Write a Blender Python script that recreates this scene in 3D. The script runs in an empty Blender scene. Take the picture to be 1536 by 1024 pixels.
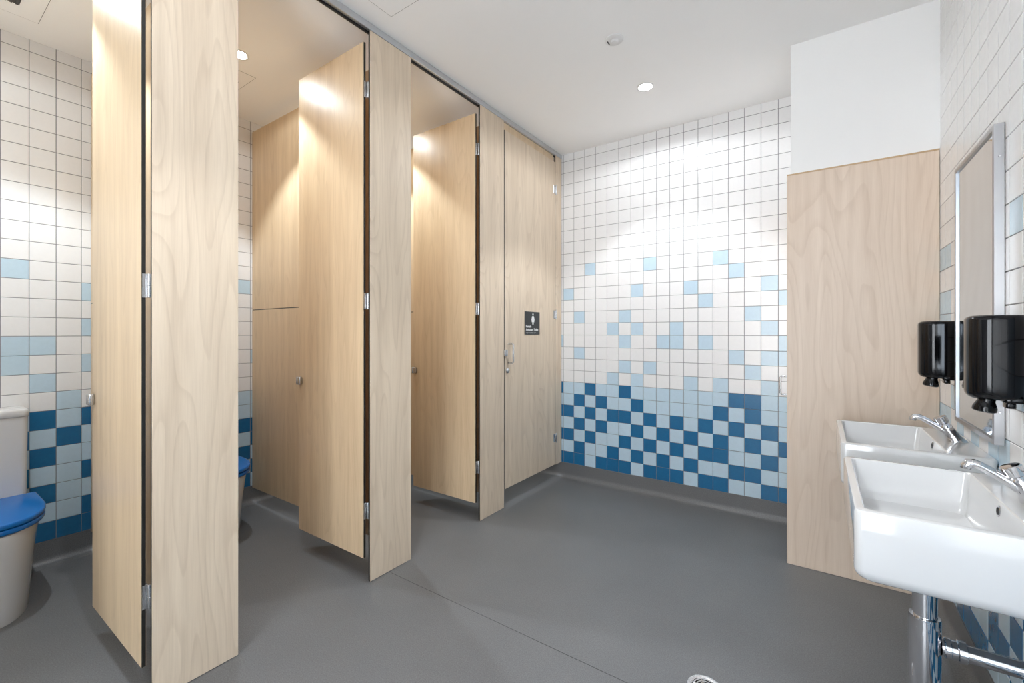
import bpy, bmesh, math, random
from mathutils import Vector, Matrix
random.seed(7)
scene = bpy.context.scene
COL = scene.collection

# ------------------------------------------------------------------ camera
CAM_H = 1.2408
cam_d = bpy.data.cameras.new('camera')
cam = bpy.data.objects.new('camera', cam_d)
COL.objects.link(cam)
cam.location = (0, 0, CAM_H)
cam.rotation_euler = (math.radians(90), 0, math.radians(34.855))
cam_d.sensor_fit = 'HORIZONTAL'
cam_d.sensor_width = 36.0
cam_d.lens = 36.0 * 661.06 / 1536.0
cam_d.shift_y = -(512.0 - 499.6) / 1536.0
cam_d.clip_start = 0.02
scene.camera = cam

# ------------------------------------------------------------------ world, exposure
world = bpy.data.worlds.new('world')
scene.world = world
world.use_nodes = True
wn = world.node_tree.nodes
wn['Background'].inputs['Color'].default_value = (0.90, 0.95, 1.0, 1)
wn['Background'].inputs['Strength'].default_value = 9.2
scene.view_settings.view_transform = 'Standard'
scene.view_settings.look = 'None'
scene.view_settings.gamma = 1.0
scene.view_settings.use_curve_mapping = False
scene.view_settings.exposure = 0.40
scene.cycles.use_denoising = True
scene.cycles.max_bounces = 12
scene.cycles.diffuse_bounces = 8
scene.cycles.glossy_bounces = 6
scene.cycles.sample_clamp_indirect = 6.0
scene.cycles.caustics_reflective = False
scene.cycles.caustics_refractive = False
STALL_W, CORR_W = (52.0, 5.0), (40.0, 13.5)          # lamp powers: beam, wide spill

# ------------------------------------------------------------------ room dimensions
XF = -1.837      # cubicle front
XB = -3.413      # wall behind the toilets
XR = 0.461       # wall with the basins
YW = 3.396       # far wall
YN = 2.800       # front of the boxed-out cupboard
YS = -1.70       # near end of the room
ZC = 2.787
TZ = 0.124       # lowest edge of the tiles

# ------------------------------------------------------------------ helpers
def tag(o, label=None, cat=None, group=None, kind=None):
    if label: o['label'] = label
    if cat: o['category'] = cat
    if group: o['group'] = group
    if kind: o['kind'] = kind
    return o

def empty(name, loc, label, cat, group=None, rotz=0.0):
    o = bpy.data.objects.new(name, None)
    o.empty_display_size = 0.05
    COL.objects.link(o)
    o.location = loc
    o.rotation_euler = (0, 0, rotz)
    return tag(o, label, cat, group)

def copy_tree(o, parent=None):
    c = o.copy()
    COL.objects.link(c)
    c.parent = parent
    for ch in list(o.children):
        copy_tree(ch, c)
    return c

class MB:
    def __init__(self):
        self.bm = bmesh.new()
    def _new(self, geom_fn):
        before = set(self.bm.faces)
        geom_fn()
        return [f for f in self.bm.faces if f not in before]
    def box(self, x0, x1, y0, y1, z0, z1, bev=0.0, seg=2, mat=0, edge_mat=None, face_axis=None):
        bm = self.bm
        vs = [bm.verts.new((x, y, z)) for x in (x0, x1) for y in (y0, y1) for z in (z0, z1)]
        q = [(0, 1, 3, 2), (4, 6, 7, 5), (0, 4, 5, 1), (2, 3, 7, 6), (0, 2, 6, 4), (1, 5, 7, 3)]
        fs = [bm.faces.new([vs[i] for i in f]) for f in q]
        for f in fs:
            f.material_index = mat
        if edge_mat is not None:
            for f in fs:
                f.normal_update()
                if abs(f.normal[face_axis]) < 0.5:
                    f.material_index = edge_mat
        if bev > 0:
            es = list({e for f in fs for e in f.edges})
            bmesh.ops.bevel(bm, geom=es, offset=bev, segments=seg, profile=0.5, affect='EDGES')
        return self
    def loft(self, loops, mat=0, cap0=True, cap1=True, closed=True):
        bm = self.bm
        rings = [[bm.verts.new(p) for p in lp] for lp in loops]
        n = len(rings[0])
        for a, b in zip(rings[:-1], rings[1:]):
            rng = range(n) if closed else range(n - 1)
            for i in rng:
                j = (i + 1) % n
                f = bm.faces.new((a[i], a[j], b[j], b[i]))
                f.material_index = mat
        if cap0:
            f = bm.faces.new(list(reversed(rings[0]))); f.material_index = mat
        if cap1:
            f = bm.faces.new(rings[-1]); f.material_index = mat
        return self
    def tube(self, pts, radii, n=20, mat=0, cap=True):
        """sweep circles along points"""
        loops = []
        P = [Vector(p) for p in pts]
        if not isinstance(radii, (list, tuple)):
            radii = [radii] * len(P)
        prev = None
        for i, p in enumerate(P):
            t = (P[min(i + 1, len(P) - 1)] - P[max(i - 1, 0)]).normalized()
            if prev is None:
                ref = Vector((0, 0, 1)) if abs(t.z) < 0.9 else Vector((1, 0, 0))
                u = t.cross(ref).normalized()
            else:
                u = (prev - t * prev.dot(t)).normalized()
            w = t.cross(u).normalized()
            prev = u
            r = radii[i]
            loops.append([p + u * (r * math.cos(2 * math.pi * k / n)) + w * (r * math.sin(2 * math.pi * k / n)) for k in range(n)])
        return self.loft(loops, mat, cap, cap)
    def lathe(self, prof, centre, axis=(0, 0, 1), n=32, mat=0, cap=True):
        """profile = list of (radius, distance along axis)"""
        a = Vector(axis).normalized()
        ref = Vector((0, 0, 1)) if abs(a.z) < 0.9 else Vector((1, 0, 0))
        u = a.cross(ref).normalized()
        w = a.cross(u)
        c = Vector(centre)
        loops = [[c + a * h + u * (r * math.cos(2 * math.pi * k / n)) + w * (r * math.sin(2 * math.pi * k / n)) for k in range(n)] for r, h in prof]
        return self.loft(loops, mat, cap, cap)
    def build(self, name, mats, parent=None, smooth=False, angle=35):
        bm = self.bm
        bmesh.ops.recalc_face_normals(bm, faces=bm.faces[:])
        me = bpy.data.meshes.new(name)
        bm.to_mesh(me)
        bm.free()
        if not isinstance(mats, (list, tuple)):
            mats = [mats]
        for m in mats:
            me.materials.append(m)
        if smooth:
            for p in me.polygons:
                p.use_smooth = True
            me.set_sharp_from_angle(angle=math.radians(angle))
        o = bpy.data.objects.new(name, me)
        COL.objects.link(o)
        if parent is not None:
            o.parent = parent
        return o

def struct(name, mb, mats, smooth=False):
    return tag(mb.build(name, mats, None, smooth), kind='structure')

def rrect(cx, cy, hx, hy, r, z, n=6):
    pts = []
    for (sx, sy, a0) in ((1, 1, 0), (-1, 1, 90), (-1, -1, 180), (1, -1, 270)):
        for k in range(n + 1):
            a = math.radians(a0 + 90.0 * k / n)
            pts.append((cx + sx * (hx - r) + r * math.cos(a), cy + sy * (hy - r) + r * math.sin(a), z))
    return pts

# ------------------------------------------------------------------ materials
def mat(name, col, rough=0.5, metal=0.0, coat=0.0, spec=0.5):
    m = bpy.data.materials.new(name)
    m.use_nodes = True
    b = m.node_tree.nodes['Principled BSDF']
    b.inputs['Base Color'].default_value = (*col, 1)
    b.inputs['Roughness'].default_value = rough
    b.inputs['Metallic'].default_value = metal
    b.inputs['Coat Weight'].default_value = coat
    b.inputs['Coat Roughness'].default_value = 0.08
    b.inputs['Specular IOR Level'].default_value = spec
    return m

def noise_tint(m, scale, amount, rough_amount=0.0, bump=0.0, detail=3.0, stretch=(1, 1, 1)):
    """small procedural variation of colour, gloss and relief"""
    nt = m.node_tree
    b = nt.nodes['Principled BSDF']
    tc = nt.nodes.new('ShaderNodeTexCoord')
    mp = nt.nodes.new('ShaderNodeMapping')
    mp.inputs['Scale'].default_value = stretch
    nz = nt.nodes.new('ShaderNodeTexNoise')
    nz.inputs['Scale'].default_value = scale
    nz.inputs['Detail'].default_value = detail
    nt.links.new(tc.outputs['Object'], mp.inputs[0])
    nt.links.new(mp.outputs[0], nz.inputs['Vector'])
    col = b.inputs['Base Color'].default_value[:]
    mr = nt.nodes.new('ShaderNodeMapRange')
    mr.inputs['From Min'].default_value = 0.3
    mr.inputs['From Max'].default_value = 0.7
    mr.inputs['To Min'].default_value = 1 - amount
    mr.inputs['To Max'].default_value = 1 + amount
    nt.links.new(nz.outputs['Fac'], mr.inputs['Value'])
    vm = nt.nodes.new('ShaderNodeVectorMath')
    vm.operation = 'SCALE'
    vm.inputs[0].default_value = col[:3]
    nt.links.new(mr.outputs[0], vm.inputs['Scale'])
    nt.links.new(vm.outputs[0], b.inputs['Base Color'])
    if rough_amount:
        r = b.inputs['Roughness'].default_value
        m2 = nt.nodes.new('ShaderNodeMapRange')
        m2.inputs['To Min'].default_value = max(0, r - rough_amount)
        m2.inputs['To Max'].default_value = r + rough_amount
        nt.links.new(nz.outputs['Fac'], m2.inputs['Value'])
        nt.links.new(m2.outputs[0], b.inputs['Roughness'])
    if bump:
        bp = nt.nodes.new('ShaderNodeBump')
        bp.inputs['Strength'].default_value = bump
        bp.inputs['Distance'].default_value = 0.002
        nt.links.new(nz.outputs['Fac'], bp.inputs['Height'])
        nt.links.new(bp.outputs[0], b.inputs['Normal'])
    return m

def wood(name, light, dark, seed, rough=0.38, rings=9.0, width=2.4, contrast=0.45, spec=0.5):
    """plain-sliced veneer with cathedral figure running vertically"""
    m = bpy.data.materials.new(name)
    m.use_nodes = True
    nt = m.node_tree
    N, L = nt.nodes, nt.links
    b = N['Principled BSDF']
    b.inputs['Roughness'].default_value = rough
    b.inputs['Specular IOR Level'].default_value = spec
    tc = N.new('ShaderNodeTexCoord')
    sep = N.new('ShaderNodeSeparateXYZ')
    L.new(tc.outputs['Object'], sep.inputs[0])
    def mth(op, a, c=None):
        n = N.new('ShaderNodeMath'); n.operation = op
        for i, v in enumerate((a, c)):
            if v is None: continue
            if isinstance(v, (int, float)): n.inputs[i].default_value = v
            else: L.new(v, n.inputs[i])
        return n.outputs[0]
    across = mth('ADD', sep.outputs['X'], sep.outputs['Y'])
    def nz(sx, sz, off, detail, dist=0.0):
        c = N.new('ShaderNodeCombineXYZ')
        L.new(mth('MULTIPLY', across, sx), c.inputs[0])
        L.new(mth('MULTIPLY', sep.outputs['Z'], sz), c.inputs[2])
        c.inputs[1].default_value = seed + off
        n = N.new('ShaderNodeTexNoise')
        n.inputs['Scale'].default_value = 1.0
        n.inputs['Detail'].default_value = detail
        n.inputs['Roughness'].default_value = 0.45
        n.inputs['Distortion'].default_value = dist
        L.new(c.outputs[0], n.inputs['Vector'])
        return n.outputs['Fac']
    figure = nz(width, 0.75, 0.0, 1.6, 0.15)
    t = mth('FRACT', mth('MULTIPLY', figure, rings))
    # sawtooth: slow rise, quick fall - like growth rings
    ring = mth('POWER', t, 5.0)
    ring2 = mth('MULTIPLY', ring, mth('SUBTRACT', 1.0, mth('POWER', t, 18.0)))
    pores = nz(260.0, 9.0, 3.0, 2.0)
    streak = nz(26.0, 0.9, 7.0, 3.0)
    mixv = mth('ADD', mth('MULTIPLY', ring2, contrast), mth('ADD', mth('MULTIPLY', pores, 0.30), mth('MULTIPLY', streak, 0.62)))
    ramp = N.new('ShaderNodeValToRGB')
    ramp.color_ramp.elements[0].position = 0.22
    ramp.color_ramp.elements[0].color = (*light, 1)
    ramp.color_ramp.elements[1].position = 0.95
    ramp.color_ramp.elements[1].color = (*dark, 1)
    L.new(mixv, ramp.inputs[0])
    L.new(ramp.outputs[0], b.inputs['Base Color'])
    bp = N.new('ShaderNodeBump')
    bp.inputs['Strength'].default_value = 0.05
    bp.inputs['Distance'].default_value = 0.001
    L.new(pores, bp.inputs['Height'])
    L.new(bp.outputs[0], b.inputs['Normal'])
    return m

M = {}
M['paint'] = noise_tint(mat('white_wall_paint', (0.88, 0.88, 0.875), 0.55), 3.0, 0.01, bump=0.05)
M['ceiling'] = noise_tint(mat('white_ceiling_paint', (0.94, 0.94, 0.94), 0.7), 2.0, 0.01)
M['grout'] = mat('grey_grout', (0.22, 0.22, 0.23), 0.8)
M['t_white'] = noise_tint(mat('white_glazed_tile', (0.80, 0.80, 0.805), 0.22), 60.0, 0.01, 0.03, 0.02)
M['t_light'] = noise_tint(mat('pale_blue_glazed_tile', (0.50, 0.645, 0.75), 0.22), 60.0, 0.02, 0.03, 0.02)
M['t_dark'] = noise_tint(mat('deep_blue_glazed_tile', (0.012, 0.135, 0.30), 0.22), 60.0, 0.05, 0.03, 0.02)
M['pil_wood'] = wood('pale_birch_laminate', (0.77, 0.645, 0.50), (0.50, 0.385, 0.275), 3.3, 0.42, rings=16.0, width=5.0, contrast=0.30)
M['door_wood'] = wood('honey_birch_laminate', (0.75, 0.585, 0.39), (0.50, 0.355, 0.215), 11.7, 0.37, rings=15.0, width=7.0, contrast=0.22)
M['ply'] = wood('pinkish_birch_plywood', (0.80, 0.665, 0.545), (0.58, 0.44, 0.33), 23.1, 0.42, rings=18.0, width=4.5, contrast=0.30)
M['top_strip'] = mat('brown_top_strip', (0.55, 0.38, 0.22), 0.5)
M['core'] = mat('black_laminate_core', (0.012, 0.011, 0.010), 0.35)
M['alu'] = mat('satin_aluminium', (0.62, 0.64, 0.66), 0.32, 0.85)
M['steel'] = noise_tint(mat('brushed_steel', (0.56, 0.56, 0.57), 0.27, 1.0), 300.0, 0.05, 0.03, stretch=(1, 1, 0.03))
M['frame'] = mat('satin_steel_frame', (0.40, 0.40, 0.41), 0.34, 1.0)
M['chrome'] = mat('polished_chrome', (0.66, 0.66, 0.68), 0.06, 1.0)
M['mirror'] = mat('polished_steel_mirror', (0.68, 0.78, 0.89), 0.07, 1.0)
M['ceramic'] = mat('white_vitreous_china', (0.65, 0.65, 0.65), 0.09, 0.0, 0.5)
M['blue'] = mat('blue_toilet_plastic', (0.004, 0.135, 0.45), 0.22)
M['black'] = mat('gloss_black_plastic', (0.003, 0.003, 0.004), 0.10, 0.0, 0.0, 0.32)
M['hole'] = mat('dark_hole', (0.004, 0.004, 0.004), 0.7)
M['white_plastic'] = mat('white_plastic', (0.78, 0.78, 0.78), 0.4)
M['shadow_gap'] = mat('grey_shadow_gap', (0.22, 0.22, 0.22), 0.8)
M['sign'] = mat('charcoal_sign_face', (0.022, 0.024, 0.026), 0.45)
M['sign_white'] = mat('white_sign_print', (0.85, 0.85, 0.85), 0.5)
M['vent'] = mat('dark_vent_slats', (0.07, 0.07, 0.07), 0.6)

def emis(name, strength):
    m = bpy.data.materials.new(name)
    m.use_nodes = True
    b = m.node_tree.nodes['Principled BSDF']
    b.inputs['Base Color'].default_value = (1, 1, 1, 1)
    b.inputs['Emission Color'].default_value = (1, 0.98, 0.95, 1)
    b.inputs['Emission Strength'].default_value = strength
    return m
M['lamp'] = emis('downlight_lens', 18.0)

# speckled safety vinyl
def vinyl(name):
    m = mat(name, (0.13, 0.13, 0.13), 0.42, spec=0.45)
    nt = m.node_tree
    N, L = nt.nodes, nt.links
    b = N['Principled BSDF']
    tc = N.new('ShaderNodeTexCoord')
    n1 = N.new('ShaderNodeTexNoise'); n1.inputs['Scale'].default_value = 230; n1.inputs['Detail'].default_value = 3
    n2 = N.new('ShaderNodeTexNoise'); n2.inputs['Scale'].default_value = 2.2; n2.inputs['Detail'].default_value = 3
    v = N.new('ShaderNodeTexVoronoi'); v.inputs['Scale'].default_value = 150
    for n in (n1, n2, v):
        L.new(tc.outputs['Object'], n.inputs['Vector'])
    r1 = N.new('ShaderNodeValToRGB')
    r1.color_ramp.elements[0].position = 0.30; r1.color_ramp.elements[0].color = (0.112, 0.113, 0.116, 1)
    r1.color_ramp.elements[1].position = 0.72; r1.color_ramp.elements[1].color = (0.180, 0.181, 0.185, 1)
    L.new(n1.outputs['Fac'], r1.inputs[0])
    r2 = N.new('ShaderNodeValToRGB')
    r2.color_ramp.elements[0].position = 0.05; r2.color_ramp.elements[0].color = (1, 1, 1, 1)
    r2.color_ramp.elements[1].position = 0.12; r2.color_ramp.elements[1].color = (0, 0, 0, 1)
    L.new(v.outputs['Distance'], r2.inputs[0])
    mx = N.new('ShaderNodeMix'); mx.data_type = 'RGBA'
    mx.inputs[7].default_value = (0.36, 0.36, 0.36, 1)
    sc = N.new('ShaderNodeMath'); sc.operation = 'MULTIPLY'; sc.inputs[1].default_value = 0.55
    L.new(r2.outputs[0], sc.inputs[0])
    L.new(sc.outputs[0], mx.inputs[0])
    L.new(r1.outputs[0], mx.inputs[6])
    mr = N.new('ShaderNodeMapRange')
    mr.inputs['From Min'].default_value = 0.3; mr.inputs['From Max'].default_value = 0.7
    mr.inputs['To Min'].default_value = 0.93; mr.inputs['To Max'].default_value = 1.07
    L.new(n2.outputs['Fac'], mr.inputs['Value'])
    vm = N.new('ShaderNodeVectorMath'); vm.operation = 'SCALE'
    L.new(mx.outputs[2], vm.inputs[0]); L.new(mr.outputs[0], vm.inputs['Scale'])
    L.new(vm.outputs[0], b.inputs['Base Color'])
    bp = N.new('ShaderNodeBump'); bp.inputs['Strength'].default_value = 0.10; bp.inputs['Distance'].default_value = 0.001
    L.new(n1.outputs['Fac'], bp.inputs['Height']); L.new(bp.outputs[0], b.inputs['Normal'])
    return m
M['vinyl'] = vinyl('grey_safety_vinyl')
M['weld'] = mat('vinyl_weld_line', (0.06, 0.06, 0.06), 0.5)

# ------------------------------------------------------------------ room shell
f = MB()
f.box(XB - 0.1, XR + 0.1, YS - 0.1, YW + 0.1, -0.1, 0.0)
struct('floor', f, M['vinyl'])
w = MB()
w.box(XF + 0.02, 0.40, 1.516, 1.5185, -0.001, 0.0006)
struct('trim_1', w, M['weld'])

c = MB()
c.box(XB - 0.1, XR + 0.1, YS - 0.1, YW + 0.1, ZC, ZC + 0.1)
struct('ceiling', c, M['ceiling'])

G = 0.0028   # grout width
def tile_wall(name, axis, plane, sgn, u0, u1, uref, colour, back):
    """axis 'x': wall in plane y=plane, tiles run along x. axis 'y': wall in plane x=plane.
    sgn = direction of the room. The grout face lies at plane, tiles stand 1.5 mm proud."""
    mb = MB()
    bm = mb.bm
    def P(u, d, z):
        return (u, plane + sgn * d, z) if axis == 'x' else (plane + sgn * d, u, z)
    def quad(pts, mi):
        fc = bm.faces.new([bm.verts.new(p) for p in pts]); fc.material_index = mi
    # solid wall behind with the grout on its face
    b0, b1 = (u0, u1)
    if axis == 'x':
        mb.box(b0, b1, min(plane, plane - sgn * back), max(plane, plane - sgn * back), 0, ZC, mat=0)
    else:
        mb.box(min(plane, plane - sgn * back), max(plane, plane - sgn * back), b0, b1, 0, ZC, mat=0)
    k0 = int(math.floor((u0 - uref) / 0.1)) - 1
    k1 = int(math.ceil((u1 - uref) / 0.1)) + 1
    H, B = 0.0016, 0.0012
    for k in range(k0, k1):
        a, b = uref + k * 0.1 + G / 2, uref + (k + 1) * 0.1 - G / 2
        a, b = max(a, u0), min(b, u1)
        if b - a < 0.006: continue
        for r in range(27):
            z0 = TZ + r * 0.1 + G / 2
            z1 = min(TZ + (r + 1) * 0.1 - G / 2, ZC)
            mi = {'W': 1, 'L': 2, 'D': 3}[colour(k, r)]
            vs0 = [bm.verts.new(P(*p)) for p in ((a, 0, z0), (b, 0, z0), (b, 0, z1), (a, 0, z1))]
            vs1 = [bm.verts.new(P(*p)) for p in ((a + B, H, z0 + B), (b - B, H, z0 + B), (b - B, H, z1 - B), (a + B, H, z1 - B))]
            fs = [bm.faces.new(vs1)]
            for i in range(4):
                j = (i + 1) % 4
                fs.append(bm.faces.new((vs0[i], vs0[j], vs1[j], vs1[i])))
            for fc in fs: fc.material_index = mi
            # keep normals towards the room
            fs[0].normal_update()
            want = Vector((0, sgn, 0)) if axis == 'x' else Vector((sgn, 0, 0))
            if fs[0].normal.dot(want) < 0:
                for fc in fs: fc.normal_flip()
    me = bpy.data.meshes.new(name)
    bm.to_mesh(me); bm.free()
    for m_ in (M['grout'], M['t_white'], M['t_light'], M['t_dark']):
        me.materials.append(m_)
    o = bpy.data.objects.new(name, me)
    COL.objects.link(o)
    return tag(o, kind='structure')

# pattern of the far wall, rows upward from the floor; first letter is the sliver in the corner
FAR = ['DDDLDDDLDDDLDDLLDD',
       'LLDLLDLDLDLDLLDDLL',
       'DDLDLLDLDLDLDDLLDL',
       'LLDLDLLDLDLDLDLDLD',
       'DDLDLDDLDLDLDLDLDL',
       'LLDLDLLDLLLLLDLDLL',
       'DLLDLLDLLLLLLLDDLL',
       'WWWWWLWLWWWLWLWWLW',
       'WWWWWWLWLWWWWWWLWW',
       'WWLWWWWWWWWWWWLWLL',
       'LWWWWWLWWLLWLWWWWL',
       'WWWWWLWLWWLWWWWWLW',
       'WWLWWWLWWWWWWWWLWW',
       'WWWWWWWWWWWWLWWWWL',
       'WLWWWWWLWWWLWWWWLW',
       'WWWWWWWWWWWWWWLWWW',
       'WWWLWWWWLWWWWLWWWW']
rnd = random.Random(4)
def far_col(k, r):
    # k=-1 is the column left of the first full line
    i = k + 2
    if r < len(FAR) and 0 <= i < 18: return FAR[r][i]
    h = (k * 73 + r * 151 + (k * r) % 7 * 13) % 17
    if r < 7: return 'D' if (k + r) % 2 == 0 else 'L'
    if r < 16 and h < 2: return 'L'
    return 'W'
tile_wall('wall_far', 'x', YW, -1, XB, XR + 0.1, -1.7202, far_col, 0.1)
BACK = {  # columns of the wall behind the toilets near the left edge of the view
    -1: 'LDLDLDLWWLLWWWLWW', 0: 'DLDLDLDWLWLWWWWWW', 1: 'DLLLLDLLWWWWWWWWW', 2: 'DDLDLLDWWLWLWLWWW',
    10: 'DLDLDLLWWWWWWWLWW', 11: 'LDLDDLLWWLWWWWWWW'}
def back_col(k, r):
    if k in BACK: return BACK[k][r] if r < 17 else 'W'
    h = (k * 61 + r * 137 + (k * r) % 5 * 29) % 19
    if r < 6: return 'D' if (k + r) % 2 == 0 or h == 1 else 'L'
    if r == 6: return 'D' if h < 6 else 'L'
    if r < 15 and h < 3: return 'L'
    return 'W'
tile_wall('wall_left', 'y', XB, 1, YS, YW, 0.4513, back_col, 0.1)
RIGHT = {(0, 3): 'D', (0, 2): 'L', (0, 1): 'L', (0, 0): 'D', (1, 3): 'L', (1, 2): 'D', (1, 1): 'D', (1, 0): 'L', (2, 3): 'D', (2, 2): 'D', (2, 1): 'L', (2, 0): 'D',
         (14, 0): 'L', (14, 9): 'L', (14, 8): 'L', (8, 7): 'L', (8, 9): 'W', (8, 8): 'W', (7, 8): 'L', (7, 6): 'L', (7, 9): 'L', (7, 1): 'L', (7, 0): 'W', (11, 9): 'L'}
def right_col(k, r):
    if (r, k) in RIGHT: return RIGHT[(r, k)]
    h = (k * 83 + r * 59 + (k * r) % 11 * 7) % 23
    if r < 6: return 'D' if (k + r) % 2 == 0 or h < 4 else 'L'
    if r == 6: return 'D' if h < 7 else 'L'
    if r < 9: return 'L' if h < 9 else 'W'
    if r < 15 and h < 3: return 'L'
    return 'W'
tile_wall('wall_right', 'y', XR, -1, YS, YW, 1.7981, right_col, 0.1)

# boxed-out cupboard: plaster bulkhead over plywood
w = MB()
w.box(-0.124, XR, YN + 0.004, YW, 2.089, ZC)
struct('wall_nib', w, M['paint'])
t = empty('plywood_cupboard', (-0.142, YN, 0), 'floor-standing birch plywood cupboard front beside the basins, under the white bulkhead', 'cupboard')
m_ = MB(); m_.box(0.0, 0.600, 0.0, 0.018, 0.001, 2.087, 0.001, 1)
m_.build('front_panel', M['ply'], t)
m_ = MB(); m_.box(0.0, 0.600, 0.0, 0.0165, 2.0872, 2.0950, 0.0, 1)  # brown strip, darker than the panel below it
tag(m_.build('edge_strip', M['top_strip'], t), 'thin darker brown strip along the top')
m_ = MB(); m_.box(0.0, 0.018, 0.0205, 0.590, 0.150, 2.087, 0.001, 1)
dr = m_.build('door', M['ply'], t)
m_ = MB(); m_.tube([(0.0, 0.05, 0.905), (-0.026, 0.05, 0.905), (-0.033, 0.05, 0.912), (-0.033, 0.05, 0.998), (-0.026, 0.05, 1.005), (0.0, 0.05, 1.005)], 0.005, 14)
tag(m_.build('handle', M['steel'], dr, True), 'small steel bow handle')
m_ = MB(); m_.box(0.020, 0.596, 0.030, 0.585, 0.001, 0.140)
m_.build('plinth', M['vinyl'], t)

# near end: solid wall with an unseen opening, added and sized to let fill daylight in
w = MB()
w.box(XB - 0.1, -0.90, YS - 0.1, YS, 0, ZC)
w.box(0.25, XR + 0.1, YS - 0.1, YS, 0, ZC)
w.box(-0.90, 0.25, YS - 0.1, YS, 2.45, ZC)
w.box(-0.90, 0.25, YS - 0.1, YS, 0, 0.25)
struct('wall_near', w, M['paint'])
w = MB()
for a, b in ((-0.90, -0.85), (-0.35, -0.30), (0.20, 0.25)):
    w.box(a, b, YS - 0.08, YS - 0.03, 0.25, 2.45)
w.box(-0.85, 0.20, YS - 0.08, YS - 0.03, 0.25, 0.30)
w.box(-0.85, 0.20, YS - 0.08, YS - 0.03, 2.40, 2.45)
struct('unseen_window_1', w, M['white_plastic'])  # frame of the added daylight opening behind the camera
# side wall of the first cubicle
w = MB()
w.box(XB, XF - 0.001, -0.26, -0.18, 0, ZC)
w.box(XF - 0.013, XF - 0.001, -0.18, -0.085, 0, 2.75)  # unseen first pilaster, added to keep daylight off the nearest open door
struct('wall_cubicle', w, M['paint'])

# coved vinyl skirtings
def coving(name, axis, plane, sgn, u0, u1):
    prof = [(0.0, TZ - 0.002), (0.0045, TZ - 0.002), (0.0045, 0.04)]
    R = 0.036
    for k in range(1, 9):
        a = math.pi / 2 * k / 8
        prof.append((0.0045 + R * (1 - math.cos(a)), 0.04 - R * math.sin(a) * (0.037 / R)))
    prof += [(0.0465, 0.0012), (0.060, 0.0004), (0.060, -0.003), (0.0, -0.003)]
    def P(u, d, z):
        return (u, plane + sgn * d, z) if axis == 'x' else (plane + sgn * d, u, z)
    mb = MB()
    mb.loft([[P(u0, d, z) for d, z in prof], [P(u1, d, z) for d, z in prof]])
    return struct(name, mb, M['vinyl'], True)
coving('baseboard_far', 'x', YW, -1, XB, -0.13)
coving('baseboard_left', 'y', XB, 1, -0.18, YW)
coving('baseboard_right', 'y', XR, -1, YS, YN)

# ------------------------------------------------------------------ cubicle fronts
PIL = [(0.523, 0.791, 'left of the three'), (1.399, 1.668, 'middle'), (2.268, 2.538, 'right')]
pl = ['tall pale birch cubicle pilaster nearest the camera, left of the second stall',
      'tall pale birch cubicle pilaster between the second and third stalls, middle one of three',
      'tall pale birch cubicle pilaster beside the closed door with the sign']
for (a, b, _), lab in zip(PIL, pl):
    m_ = MB(); m_.box(-0.013, 0, 0, b - a, 0.002, 2.752, 0.0006, 1, mat=0, edge_mat=1, face_axis=0)
    o = m_.build('cubicle_pilaster', [M['pil_wood'], M['core']])
    o.location = (XF, a, 0)
    tag(o, lab, 'cubicle post')
m_ = MB(); m_.box(-0.013, 0, 0, YW - 0.006 - 3.284, 0.125, 2.752, 0.0006, 1, mat=0, edge_mat=1, face_axis=0)
o = m_.build('cubicle_pilaster', [M['pil_wood'], M['core']]); o.location = (XF, 3.284, 0)
tag(o, 'narrow birch filler post between the closed door and the tiled corner', 'cubicle post')

t = empty('head_rail', (XF, 0, 2.753), 'slim aluminium head rail running along the ceiling above the cubicle fronts', 'rail')
m_ = MB(); m_.box(-0.016, 0.003, -0.178, YW - 0.005, 0.0, 0.0335, 0.001, 1)
m_.build('rail', M['alu'], t)
m_ = MB(); m_.box(-0.024, -0.0165, -0.178, YW - 0.005, -0.010, 0.033)  # black strip paints the shade of the gap below and behind the rail
tag(m_.build('shadow_strip', M['core'], t), 'black strip standing in for the shadow gap under the rail')

def hinge_mb(m_, x, y, z):
    m_.lathe([(0.0052, -0.040), (0.0058, -0.038), (0.0058, -0.001), (0.0050, 0.0), (0.0058, 0.001), (0.0058, 0.038), (0.0052, 0.040)], (x, y, z), n=14)

DW = 0.590
def make_door(y_hinge, labl, first=None):
    """door swung 90 degrees into the stall, hung from the pilaster on its right"""
    t = empty('cubicle_door', (XF - 0.020, y_hinge, 0), labl, 'cubicle door', 'open honey birch cubicle doors')
    m_ = MB(); m_.box(-DW, 0.0, -0.013, 0.0, 0.122, 2.690, 0.0006, 1, mat=0, edge_mat=1, face_axis=1)
    m_.build('door_panel', [M['door_wood'], M['core']], t)
    for z in (0.356, 1.400, 2.455):
        m_ = MB(); hinge_mb(m_, 0.010, 0.0065, z)
        m_.box(0.0004, 0.003, -0.011, 0.006, z - 0.040, z + 0.040)
        m_.build('hinge', M['steel'], t, True)
    m_ = MB(); m_.box(-DW + 0.004, -DW + 0.040, -0.034, -0.0134, 0.950, 0.995, 0.005, 3)
    tag(m_.build('door_lock', M['steel'], t, True), 'small square steel snib')
    return t
make_door(0.513, 'open cubicle door nearest the camera, swung inwards in front of the toilet')
make_door(1.388, 'open cubicle door of the second stall, hung beside the middle pilaster')
make_door(2.257, 'open cubicle door of the third stall, half hidden behind the middle pilaster')

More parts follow.
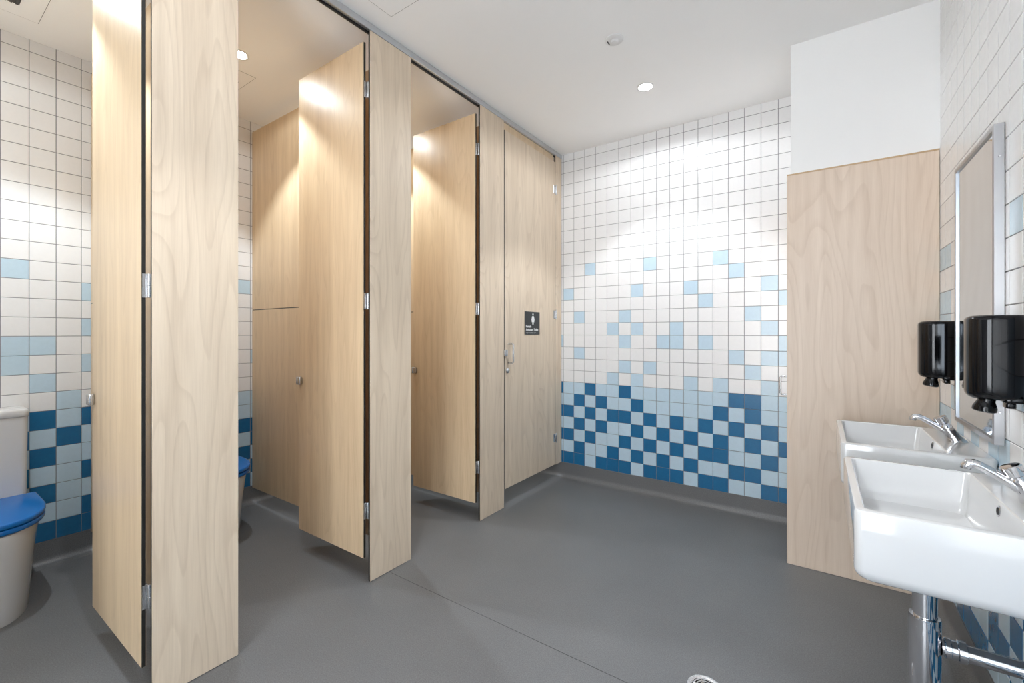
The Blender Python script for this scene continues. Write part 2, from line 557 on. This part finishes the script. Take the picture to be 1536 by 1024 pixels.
# closed door with the sign
t = empty('cubicle_door', (XF, 2.546, 0), 'closed birch cubicle door carrying the black toilet sign, next to the tiled wall', 'cubicle door')
m_ = MB(); m_.box(-0.013, 0.0, 0.0, 0.735, 0.130, 2.690, 0.0006, 1, mat=0, edge_mat=1, face_axis=0)
m_.build('door_panel', [M['pil_wood'], M['core']], t)
for z in (0.356, 1.398, 2.455):
    m_ = MB(); hinge_mb(m_, 0.007, 0.7365, z)
    m_.box(0.0006, 0.003, 0.703, 0.7365, z - 0.034, z + 0.034, 0.001, 1)
    m_.build('hinge', M['steel'], t, True)
m_ = MB(); m_.tube([(0.0, 0.045, 1.166), (0.036, 0.045, 1.166), (0.044, 0.045, 1.160), (0.044, 0.045, 1.036), (0.036, 0.045, 1.030), (0.0, 0.045, 1.030)], 0.006, 14)
tag(m_.build('handle', M['steel'], t, True), 'slim bow pull handle')
m_ = MB(); m_.box(0.0006, 0.012, -0.014, 0.026, 1.080, 1.125, 0.003, 2)
tag(m_.build('latch', M['steel'], t, True), 'square steel latch plate over the gap')
m_ = MB(); m_.lathe([(0.019, 0), (0.019, 0.006), (0.016, 0.009), (0.008, 0.010), (0.008, 0.016), (0.006, 0.0175)], (0.0006, 0.030, 0.975), (1, 0, 0), 24)
m_.build('lock_indicator', M['steel'], t, True)
# timber stop visible over the closed door
m_ = MB(); m_.box(-0.032, -0.0145, 2.546, 3.270, 2.60, 2.7515, 0.001, 1)
o = m_.build('door_header', M['door_wood']); o.location = (XF, 0, 0)
tag(o, 'warm birch header board behind the top gap of the closed door', 'board')

# sign
sg = empty('toilet_sign', (XF + 0.0008, 2.911, 1.318), 'charcoal female ambulant toilet sign with white figure on the closed door', 'sign')
m_ = MB(); m_.box(0.0, 0.004, -0.108, 0.108, -0.089, 0.089, 0.0015, 2)
m_.build('sign_plate', M['sign'], sg)
def flat_poly(mb, pts, d=0.0046, back=0.0035):
    mb.loft([[(back, y, z) for y, z in pts], [(d, y, z) for y, z in pts]])
m_ = MB()
cy, cz = 0.006, 0.0
flat_poly(m_, [(cy + 0.009 * math.cos(a * math.pi / 10), 0.068 + 0.009 * math.sin(a * math.pi / 10)) for a in range(20)])
flat_poly(m_, [(cy - 0.010, 0.055), (cy + 0.010, 0.055), (cy + 0.014, 0.050), (cy + 0.024, 0.022), (cy + 0.019, 0.020), (cy + 0.011, 0.040),
               (cy + 0.020, 0.008), (cy - 0.020, 0.008), (cy - 0.011, 0.040), (cy - 0.019, 0.020), (cy - 0.024, 0.022), (cy - 0.014, 0.050)])
flat_poly(m_, [(cy - 0.009, 0.0085), (cy - 0.002, 0.0085), (cy - 0.002, -0.010), (cy - 0.009, -0.010)])
flat_poly(m_, [(cy + 0.002, 0.0085), (cy + 0.009, 0.0085), (cy + 0.009, -0.010), (cy + 0.002, -0.010)])
m_.build('pictogram', M['sign_white'], sg)
def text_mesh(name, body, size, y, z, material, parent):
    cu = bpy.data.curves.new(name, 'FONT')
    cu.body = body; cu.size = size; cu.extrude = 0.0005; cu.offset = size * 0.018
    tmp = bpy.data.objects.new(name, cu)
    COL.objects.link(tmp)
    bpy.context.view_layer.update()
    me = bpy.data.meshes.new_from_object(tmp)
    bpy.data.objects.remove(tmp)
    me.name = name
    o = bpy.data.objects.new(name, me)
    me.materials.clear(); me.materials.append(material)
    COL.objects.link(o)
    o.parent = parent
    # text plane x->+Y, y->+Z, facing +X
    o.matrix_local = Matrix(((0, 0, 1, 0.0044), (1, 0, 0, y), (0, 1, 0, z), (0, 0, 0, 1)))
    return o
text_mesh('lettering', 'Female', 0.027, -0.095, -0.034, M['sign_white'], sg)
text_mesh('lettering', 'Ambulant Toilet', 0.027, -0.095, -0.060, M['sign_white'], sg)
m_ = MB()
for i, ch in enumerate([1, 2, 1, 3, 2, 1, 0, 1, 2, 3, 1, 2, 3, 1, 2, 0, 3, 2, 1, 2]):
    for j in range(ch):
        m_.lathe([(0.0013, 0), (0.0008, 0.0008)], (0.0040, -0.092 + i * 0.0072, -0.072 - j * 0.0045), (1, 0, 0), 8)
m_.build('braille', M['sign_white'], sg)

# ------------------------------------------------------------------ cubicle partitions
for i, (y, lab) in enumerate([(0.690, 'birch partition between the first and second stall, glimpsed through the hinge gap'),
                              (1.563, 'birch partition of the second stall with a horizontal seam'),
                              (2.432, 'birch partition behind the third open door')]):
    t = empty('cubicle_partition', (XB + 0.003, y, 0), lab, 'partition')
    L_ = XF - 0.015 - XB - 0.003
    m_ = MB(); m_.box(0, L_, 0, 0.013, 0.112, 1.4065, 0.0006, 1, mat=0, edge_mat=1, face_axis=1)
    m_.build('lower_panel', [M['door_wood'], M['core']], t)
    m_ = MB(); m_.box(0, L_, 0, 0.013, 1.4120, 2.712, 0.0006, 1, mat=0, edge_mat=1, face_axis=1)
    m_.build('upper_panel', [M['door_wood'], M['core']], t)
    m_ = MB(); m_.box(0, L_, 0.0025, 0.0105, 1.4068, 1.4117)
    tag(m_.build('joint', M['core'], t), 'dark seam between the two panels')

# ------------------------------------------------------------------ toilets
def d_outline(hw, xb, xf, z, n=28, sq=2.3):
    """D shaped outline in plan: straight back at xb, rounded nose at xf (x grows to the front)"""
    pts = []
    xm = xb + (xf - xb) * 0.36
    for k in range(n + 1):
        a = -math.pi / 2 + math.pi * k / n
        ca, sa = math.cos(a), math.sin(a)
        pts.append((xm + (xf - xm) * abs(ca) ** (2 / sq), hw * math.copysign(abs(sa) ** (2 / sq), sa), z))
    pts.append((xb, hw, z)); pts.append((xb, -hw, z))
    return pts
def make_toilet():
    t = empty('toilet', (XB + 0.005, 0.262, 0), 'white toilet with blue seat at the left edge, in front of the first open door', 'toilet', 'white toilets with blue seats')
    m_ = MB()
    S = [(0.0, 0.150, 0.588), (0.012, 0.150, 0.590), (0.05, 0.152, 0.596), (0.15, 0.158, 0.606), (0.25, 0.166, 0.617), (0.33, 0.175, 0.626), (0.375, 0.181, 0.632), (0.392, 0.180, 0.632), (0.397, 0.174, 0.626)]
    m_.loft([d_outline(hw, 0.0, xf, z) for z, hw, xf in S])
    m_.build('bowl', M['ceramic'], t, True, 40)
    def slab(z0, z1, hw, xf, xb, r=0.006):
        mm = MB()
        mm.loft([d_outline(hw - r, xb, xf - r, z0), d_outline(hw - r * 0.3, xb, xf - r * 0.3, z0 + r * 0.3), d_outline(hw, xb, xf, z0 + r),
                 d_outline(hw, xb, xf, z1 - r), d_outline(hw - r * 0.3, xb, xf - r * 0.3, z1 - r * 0.3), d_outline(hw - r, xb, xf - r, z1)])
        return mm
    slab(0.399, 0.421, 0.188, 0.640, 0.185).build('seat', M['blue'], t, True, 50)
    slab(0.423, 0.447, 0.190, 0.642, 0.180, 0.008).build('seat_lid', M['blue'], t, True, 50)
    m_ = MB(); m_.tube([(0.195, -0.08, 0.412), (0.195, 0.08, 0.412)], 0.008, 12)
    m_.build('seat_hinge', M['chrome'], t, True)
    m_ = MB()
    m_.loft([rrect(0.0875, 0, 0.0875, hy, 0.028, z) for z, hy in ((0.398, 0.160), (0.45, 0.161), (0.65, 0.163), (0.828, 0.165))])
    m_.build('cistern', M['ceramic'], t, True, 40)
    m_ = MB()
    m_.loft([rrect(0.090, 0, 0.088, 0.166, 0.028, 0.829), rrect(0.090, 0, 0.090, 0.169, 0.030, 0.833), rrect(0.090, 0, 0.090, 0.169, 0.030, 0.856),
             rrect(0.090, 0, 0.087, 0.166, 0.028, 0.864), rrect(0.090, 0, 0.080, 0.159, 0.024, 0.867)])
    m_.build('cistern_lid', M['ceramic'], t, True, 50)
    m_ = MB(); m_.lathe([(0.024, 0), (0.024, 0.005), (0.020, 0.007)], (0.09, 0, 0.8675), n=24)
    m_.build('flush_button', M['chrome'], t, True)
    return t
t1 = make_toilet()
t2 = copy_tree(t1)
t2.location = (XB + 0.005, 1.150, 0)
t2['label'] = 'white toilet with blue seat barely visible in the second stall past the nearest pilaster'

# ------------------------------------------------------------------ basins
def make_basin(y0, lab):
    t = empty('wall_basin', (XR - 0.002, y0 + 0.265, 0.682), lab, 'basin', 'white rectangular wall basins')
    # local: x from -0.397 (front) to 0 (wall), y +-0.265, z 0..0.165
    D, HW, H = 0.394, 0.265, 0.165
    cx = -D / 2
    m_ = MB()
    n = 8
    loops = []
    R = 0.030
    for k in range(7):            # rounded bottom edge
        a = math.pi / 2 * k / 6
        ins = R * (1 - math.sin(a))
        loops.append(rrect(cx + ins / 2, 0, D / 2 - ins / 2 - 0.004 * (1 - k / 6), HW - ins - 0.003 * (1 - k / 6), 0.016 + 0.006 * (1 - k / 6), R * (1 - math.cos(a)), n))
    loops.append(rrect(cx, 0, D / 2, HW, 0.016, 0.10, n))
    r2 = 0.007
    loops.append(rrect(cx, 0, D / 2, HW, 0.016, H - r2, n))
    loops.append(rrect(cx, 0, D / 2 - r2 * 0.3, HW - r2 * 0.3, 0.015, H - r2 * 0.3, n))
    loops.append(rrect(cx, 0, D / 2 - r2, HW - r2, 0.012, H, n))
    # cavity
    x0, x1 = -D + 0.020, -0.110
    ccx, hx = (x0 + x1) / 2, (x1 - x0) / 2
    hy = HW - 0.020
    loops.append(rrect(ccx, 0, hx + 0.003, hy + 0.003, 0.014, H, n))
    loops.append(rrect(ccx, 0, hx, hy, 0.012, H - 0.003, n))
    loops.append(rrect(ccx, 0, hx - 0.006, hy - 0.008, 0.013, H - 0.055, n))
    loops.append(rrect(ccx, 0, hx - 0.010, hy - 0.016, 0.015, H - 0.095, n))
    loops.append(rrect(ccx, 0, hx - 0.018, hy - 0.026, 0.020, H - 0.112, n))
    loops.append(rrect(ccx, 0, hx - 0.038, hy - 0.055, 0.026, H - 0.120, n))
    loops.append(rrect(ccx, 0, 0.03, 0.03, 0.022, H - 0.126, n))
    m_.loft(loops)
    m_.build('bowl', M['ceramic'], t, True, 30)
    m_ = MB(); m_.lathe([(0.030, 0.0), (0.031, 0.003), (0.024, 0.004), (0.020, 0.001)], (ccx, 0, H - 0.1258), n=28)
    m_.build('plug_hole', M['chrome'], t, True)
    # overflow in the rear wall of the cavity
    o_ = MB()
    prof = [(0.013, 0.0), (0.0135, 0.002), (0.011, 0.0032), (0.009, 0.0024)]
    o_.lathe(prof, (x1 - 0.0012, -0.012, H - 0.024), (-1, 0, 0.06), 24)
    ring = o_.build('overflow', M['chrome'], t, True)
    h_ = MB(); h_.lathe([(0.0088, 0.0), (0.0088, 0.0032)], (x1 - 0.0012, -0.012, H - 0.024), (-1, 0, 0.06), 20)
    h_.build('hole', M['hole'], ring)
    return t
make_basin(1.250, 'white rectangular wall basin nearest the camera, above the chrome trap')
make_basin(1.985, 'farther white rectangular wall basin, against the plywood cupboard')

def make_tap(y, lab):
    t = empty('push_tap', (XR - 0.052, y, 0.8475), lab, 'tap', 'chrome push taps on the basins')
    # pillar leaning forward
    m_ = MB()
    def ell(cx, rx, ry, z, tilt, n=28):
        return [(cx + rx * math.cos(2 * math.pi * k / n), ry * math.sin(2 * math.pi * k / n), z + tilt * math.cos(2 * math.pi * k / n)) for k in range(n)]
    m_.loft([ell(0.004, 0.030, 0.025, 0.0002, 0), ell(0.003, 0.0295, 0.0245, 0.004, 0), ell(-0.004, 0.024, 0.021, 0.014, 0.001),
             ell(-0.013, 0.0195, 0.0185, 0.028, 0.004), ell(-0.021, 0.0175, 0.0175, 0.042, 0.006), ell(-0.027, 0.017, 0.017, 0.052, 0.0075), ell(-0.030, 0.013, 0.013, 0.057, 0.007)])
    m_.build('tap_body', M['chrome'], t, True, 45)
    m_ = MB()
    pts, rad = [], []
    for s, x, z, r in ((0, -0.012, 0.026, 0.015), (1, -0.028, 0.036, 0.0135), (2, -0.050, 0.050, 0.0112), (3, -0.072, 0.064, 0.0100), (4, -0.090, 0.0745, 0.0100), (5, -0.101, 0.0785, 0.0106), (6, -0.110, 0.0775, 0.0112), (7, -0.1145, 0.071, 0.0110), (8, -0.1155, 0.064, 0.0100)):
        pts.append((x, 0, z)); rad.append(r)
    m_.tube(pts, rad, 22)
    sp = m_.build('spout', M['chrome'], t, True, 50)
    ax = Vector((-0.42, 0, 0.91))
    m_ = MB()
    m_.lathe([(0.0125, 0.0), (0.0135, 0.003), (0.0135, 0.010), (0.0175, 0.013), (0.0195, 0.030), (0.0198, 0.034), (0.0175, 0.0365), (0.004, 0.038)], (-0.0265, 0, 0.051), ax, 30)
    m_.build('push_button', M['chrome'], t, True, 40)
    return t
make_tap(1.515, 'chrome push tap on the basin nearest the camera')
make_tap(2.250, 'chrome push tap on the farther basin by the plywood')

def make_trap(y, lab):
    t = empty('bottle_trap', (0.220, y, 0.46), lab, 'trap', 'chrome bottle traps under the basins')
    m_ = MB()
    m_.lathe([(0.0245, 0.0), (0.0245, 0.216)], (0, 0, 0.004), n=32)
    m_.build('tail_pipe', M['chrome'], t, True)
    m_ = MB()
    m_.lathe([(0.026, -0.13), (0.031, -0.125), (0.031, -0.07), (0.0315, -0.068), (0.0315, 0.092), (0.0305, 0.097), (0.026, 0.0975)], (0, 0, -0.03), n=36)
    m_.build('trap_bottle', M['chrome'], t, True, 30)
    m_ = MB()
    m_.tube([(0.030, 0, 0.0), (0.236, 0, 0.0)], 0.0195, 28)
    m_.build('waste_pipe', M['chrome'], t, True)
    m_ = MB()
    m_.lathe([(0.021, 0.0), (0.0245, 0.003), (0.0245, 0.012), (0.022, 0.0135), (0.022, 0.024), (0.0255, 0.026), (0.0255, 0.040), (0.0215, 0.042)], (0.034, 0, 0), (1, 0, 0), 28)
    m_.build('compression_nut', M['chrome'], t, True, 30)
    m_ = MB()
    m_.lathe([(0.034, 0.0), (0.034, 0.003), (0.022, 0.008)], (0.2375, 0, 0), (-1, 0, 0), 28)
    m_.build('wall_flange', M['chrome'], t, True)
    return t
make_trap(1.515, 'polished chrome bottle trap and waste pipe below the nearest basin')
make_trap(2.250, 'chrome bottle trap below the farther basin, hidden by the nearest one')

# ------------------------------------------------------------------ soap dispensers
def make_dispenser(y, lab):
    t = empty('soap_dispenser', (XR - 0.002, y, 1.058), lab, 'soap dispenser', 'black wall soap dispensers')
    m_ = MB()
    D, HW = 0.116, 0.055
    cx = -D / 2
    L = [(0.012, 0.006, 0.030), (0.016, 0.003, 0.032), (0.010, 0.010, 0.030)]
    loops = []
    H = 0.232
    for k in range(6):
        a = math.pi / 2 * k / 5
        ins = 0.020 * (1 - math.sin(a))
        loops.append(rrect(cx + ins / 2, 0, D / 2 - ins / 2, HW - ins, 0.046 - ins * 0.6, 0.022 * (1 - math.cos(a)), 8))
    loops.append(rrect(cx, 0, D / 2, HW, 0.046, 0.12, 8))
    for k in range(6):
        a = math.pi / 2 * k / 5
        ins = 0.016 * (1 - math.cos(a))
        loops.append(rrect(cx + ins / 2, 0, D / 2 - ins / 2, HW - ins, 0.046 - ins * 0.6, H - 0.014 + 0.014 * math.sin(a), 8))
    m_.loft(loops)
    m_.build('reservoir', M['black'], t, True, 40)
    m_ = MB(); m_.box(-0.046, 0.0, -0.046, 0.046, -0.006, 0.010, 0.004, 2)
    m_.box(-0.040, -0.022, -0.030, 0.010, -0.022, -0.0065, 0.003, 2)
    m_.build('bracket', M['black'], t, True)
    m_ = MB()
    m_.lathe([(0.019, 0.014), (0.019, 0.004), (0.018, -0.006), (0.022, -0.016), (0.0255, -0.026), (0.025, -0.035), (0.020, -0.038)], (-0.072, 0.0, 0.0), (0.16, 0, 1), 28)
    m_.build('pump_nozzle', M['black'], t, True, 40)
    return t
make_dispenser(1.778, 'black soap dispenser nearest the camera, to the right of the mirror')
make_dispenser(2.505, 'farther black soap dispenser between the mirror and the plywood')

# ------------------------------------------------------------------ mirror
my0, my1, mz0, mz1, md = 1.934, 2.406, 0.902, 1.876, 0.0235
t = empty('mirror', (XR - 0.002, (my0 + my1) / 2, mz0), 'tall steel-framed mirror on the tiled wall between the two soap dispensers', 'mirror')
hw, hh = (my1 - my0) / 2, mz1 - mz0
m_ = MB()
lip = 0.016
m_.box(-md, 0, -hw, -hw + lip, 0, hh, 0.0012, 2)
m_.box(-md, 0, hw - lip, hw, 0, hh, 0.0012, 2)
m_.box(-md, 0, -hw + lip, hw - lip, 0, lip, 0.0012, 2)
m_.box(-md, 0, -hw + lip, hw - lip, hh - lip, hh, 0.0012, 2)
m_.build('frame', M['frame'], t)
m_ = MB(); m_.box(-md + 0.006, -0.001, -hw + lip + 0.0002, hw - lip - 0.0002, lip + 0.0002, hh - lip - 0.0002)
m_.build('mirror_plate', M['mirror'], t)
for z in (0.10, hh - 0.10):
    m_ = MB(); m_.lathe([(0.0035, 0.0), (0.003, 0.0012)], (-0.011, -hw - 0.0002, z), (0, -1, 0), 14)
    m_.build('screw', M['steel'], t, True)

# ------------------------------------------------------------------ ceiling fittings
def make_downlight(x, y, power, lab, grp, first=None):
    t = empty('downlight', (x, y, ZC), lab, 'ceiling light', grp)
    m_ = MB()
    m_.lathe([(0.052, -0.0005), (0.0515, -0.004), (0.043, -0.0045), (0.040, -0.0005)], (0, 0, 0), n=32)
    m_.build('trim_ring', M['white_plastic'], t, True)
    m_ = MB()
    m_.lathe([(0.039, -0.0008), (0.039, -0.0025)], (0, 0, 0), n=32)
    m_.build('lens', M['lamp'], t)
    for nm, pw, ang, bl in (('lamp_beam', power[0], 98, 0.34), ('lamp_spill', power[1], 168, 0.25)):
        ld = bpy.data.lights.new(nm, 'SPOT')
        ld.energy = pw
        ld.spot_size = math.radians(ang)
        ld.spot_blend = bl
        ld.shadow_soft_size = 0.014
        ld.color = (0.83, 0.925, 1.0) if x < XF else (0.925, 0.965, 1.0)
        lo = bpy.data.objects.new(nm, ld)
        COL.objects.link(lo)
        lo.parent = t
        lo.location = (0, 0, -0.020)
    return t
cg = 'recessed downlights'
make_downlight(-0.894, 2.748, CORR_W, 'bright recessed downlight in the corridor ceiling near the tiled far wall', cg)
make_downlight(-0.894, 0.380, CORR_W, 'corridor downlight above the camera, out of view', cg)
make_downlight(-2.640, 0.300, STALL_W, 'downlight over the toilet in the first stall', cg)
make_downlight(-2.640, 1.138, STALL_W, 'small downlight over the second stall, seen past the nearest pilaster', cg)
make_downlight(-2.640, 1.990, STALL_W, 'downlight over the third stall behind its open door', cg)
make_downlight(-2.640, 2.880, STALL_W, 'downlight behind the closed cubicle door', cg)

t = empty('smoke_detector', (-0.885, 2.211, ZC), 'flat round white detector on the corridor ceiling', 'detector')
m_ = MB(); m_.lathe([(0.048, -0.0004), (0.047, -0.005), (0.040, -0.008), (0.024, -0.009)], (0, 0, 0), n=36)
m_.build('base', M['white_plastic'], t, True)
m_ = MB(); m_.lathe([(0.020, -0.0088), (0.018, -0.020), (0.010, -0.024)], (0.004, 0, 0), n=24)
m_.build('sensor_cap', M['white_plastic'], t, True)
m_ = MB(); m_.box(-0.034, -0.028, -0.016, 0.012, -0.0102, -0.008)
m_.build('slot', M['vent'], t)

def hatch(x0, x1, y0, y1, lab):
    t = empty('access_hatch', ((x0 + x1) / 2, (y0 + y1) / 2, ZC), lab, 'ceiling hatch', 'flush ceiling access hatches')
    hx, hy = (x1 - x0) / 2, (y1 - y0) / 2
    m_ = MB(); m_.box(-hx + 0.002, hx - 0.002, -hy + 0.002, hy - 0.002, -0.0016, -0.0004)
    m_.build('hatch_panel', M['ceiling'], t)
    m_ = MB()
    for b in ((-hx, hx, -hy, -hy + 0.0018), (-hx, hx, hy - 0.0018, hy), (-hx, -hx + 0.0018, -hy, hy), (hx - 0.0018, hx, -hy, hy)):
        m_.box(b[0], b[1], b[2], b[3], -0.0011, -0.0003)
    m_.build('seam', M['shadow_gap'], t)
hatch(-1.715, -1.265, 0.98, 1.43, 'square flush access hatch in the corridor ceiling above the middle pilaster')

def vent(cx, cy, lab):
    t = empty('exhaust_vent', (cx, cy, ZC), lab, 'vent', 'stall exhaust vents')
    m_ = MB(); m_.box(-0.055, 0.055, -0.055, 0.055, -0.002, -0.0005)
    m_.build('backing', M['vent'], t)
    m_ = MB()
    for k in range(6):
        y = -0.046 + k * 0.0184
        m_.box(-0.053, 0.053, y - 0.004, y + 0.004, -0.006, -0.0022)
    m_.build('slats', M['vent'], t)
vent(-3.035, 0.322, 'small dark exhaust grille in the ceiling of the first stall')
vent(-2.985, 1.210, 'small dark exhaust grille in the ceiling of the second stall')
hatch(-3.20, -2.84, 0.04, 0.455, 'thin-seamed ceiling panel around the exhaust grille of the first stall')
hatch(-3.20, -2.80, 0.90, 1.305, 'thin-seamed ceiling panel around the exhaust grille of the second stall')

# ------------------------------------------------------------------ floor drain
t = empty('floor_drain', (-0.327, 1.652, 0), 'round stainless floor drain in front of the basins', 'floor drain')
m_ = MB()
m_.lathe([(0.058, 0.0), (0.058, 0.0022), (0.048, 0.0028), (0.044, 0.0012)], (0, 0, 0), n=40)
m_.build('drain_ring', M['steel'], t, True)
m_ = MB()
for r in (0.040, 0.030, 0.020, 0.010):
    m_.lathe([(r, 0.0012), (r, 0.0030), (r - 0.0045, 0.0030), (r - 0.0045, 0.0012)], (0, 0, 0), n=36, cap=False)
for a in range(3):
    an = a * math.pi / 3
    d = Vector((math.cos(an), math.sin(an), 0))
    m_.tube([d * -0.042 + Vector((0, 0, 0.0022)), d * 0.042 + Vector((0, 0, 0.0022))], 0.0016, 8)
m_.build('grate', M['steel'], t)
m_ = MB(); m_.lathe([(0.0435, 0.0006), (0.0435, 0.0013)], (0, 0, 0), n=32)
m_.build('sump', M['hole'], t)
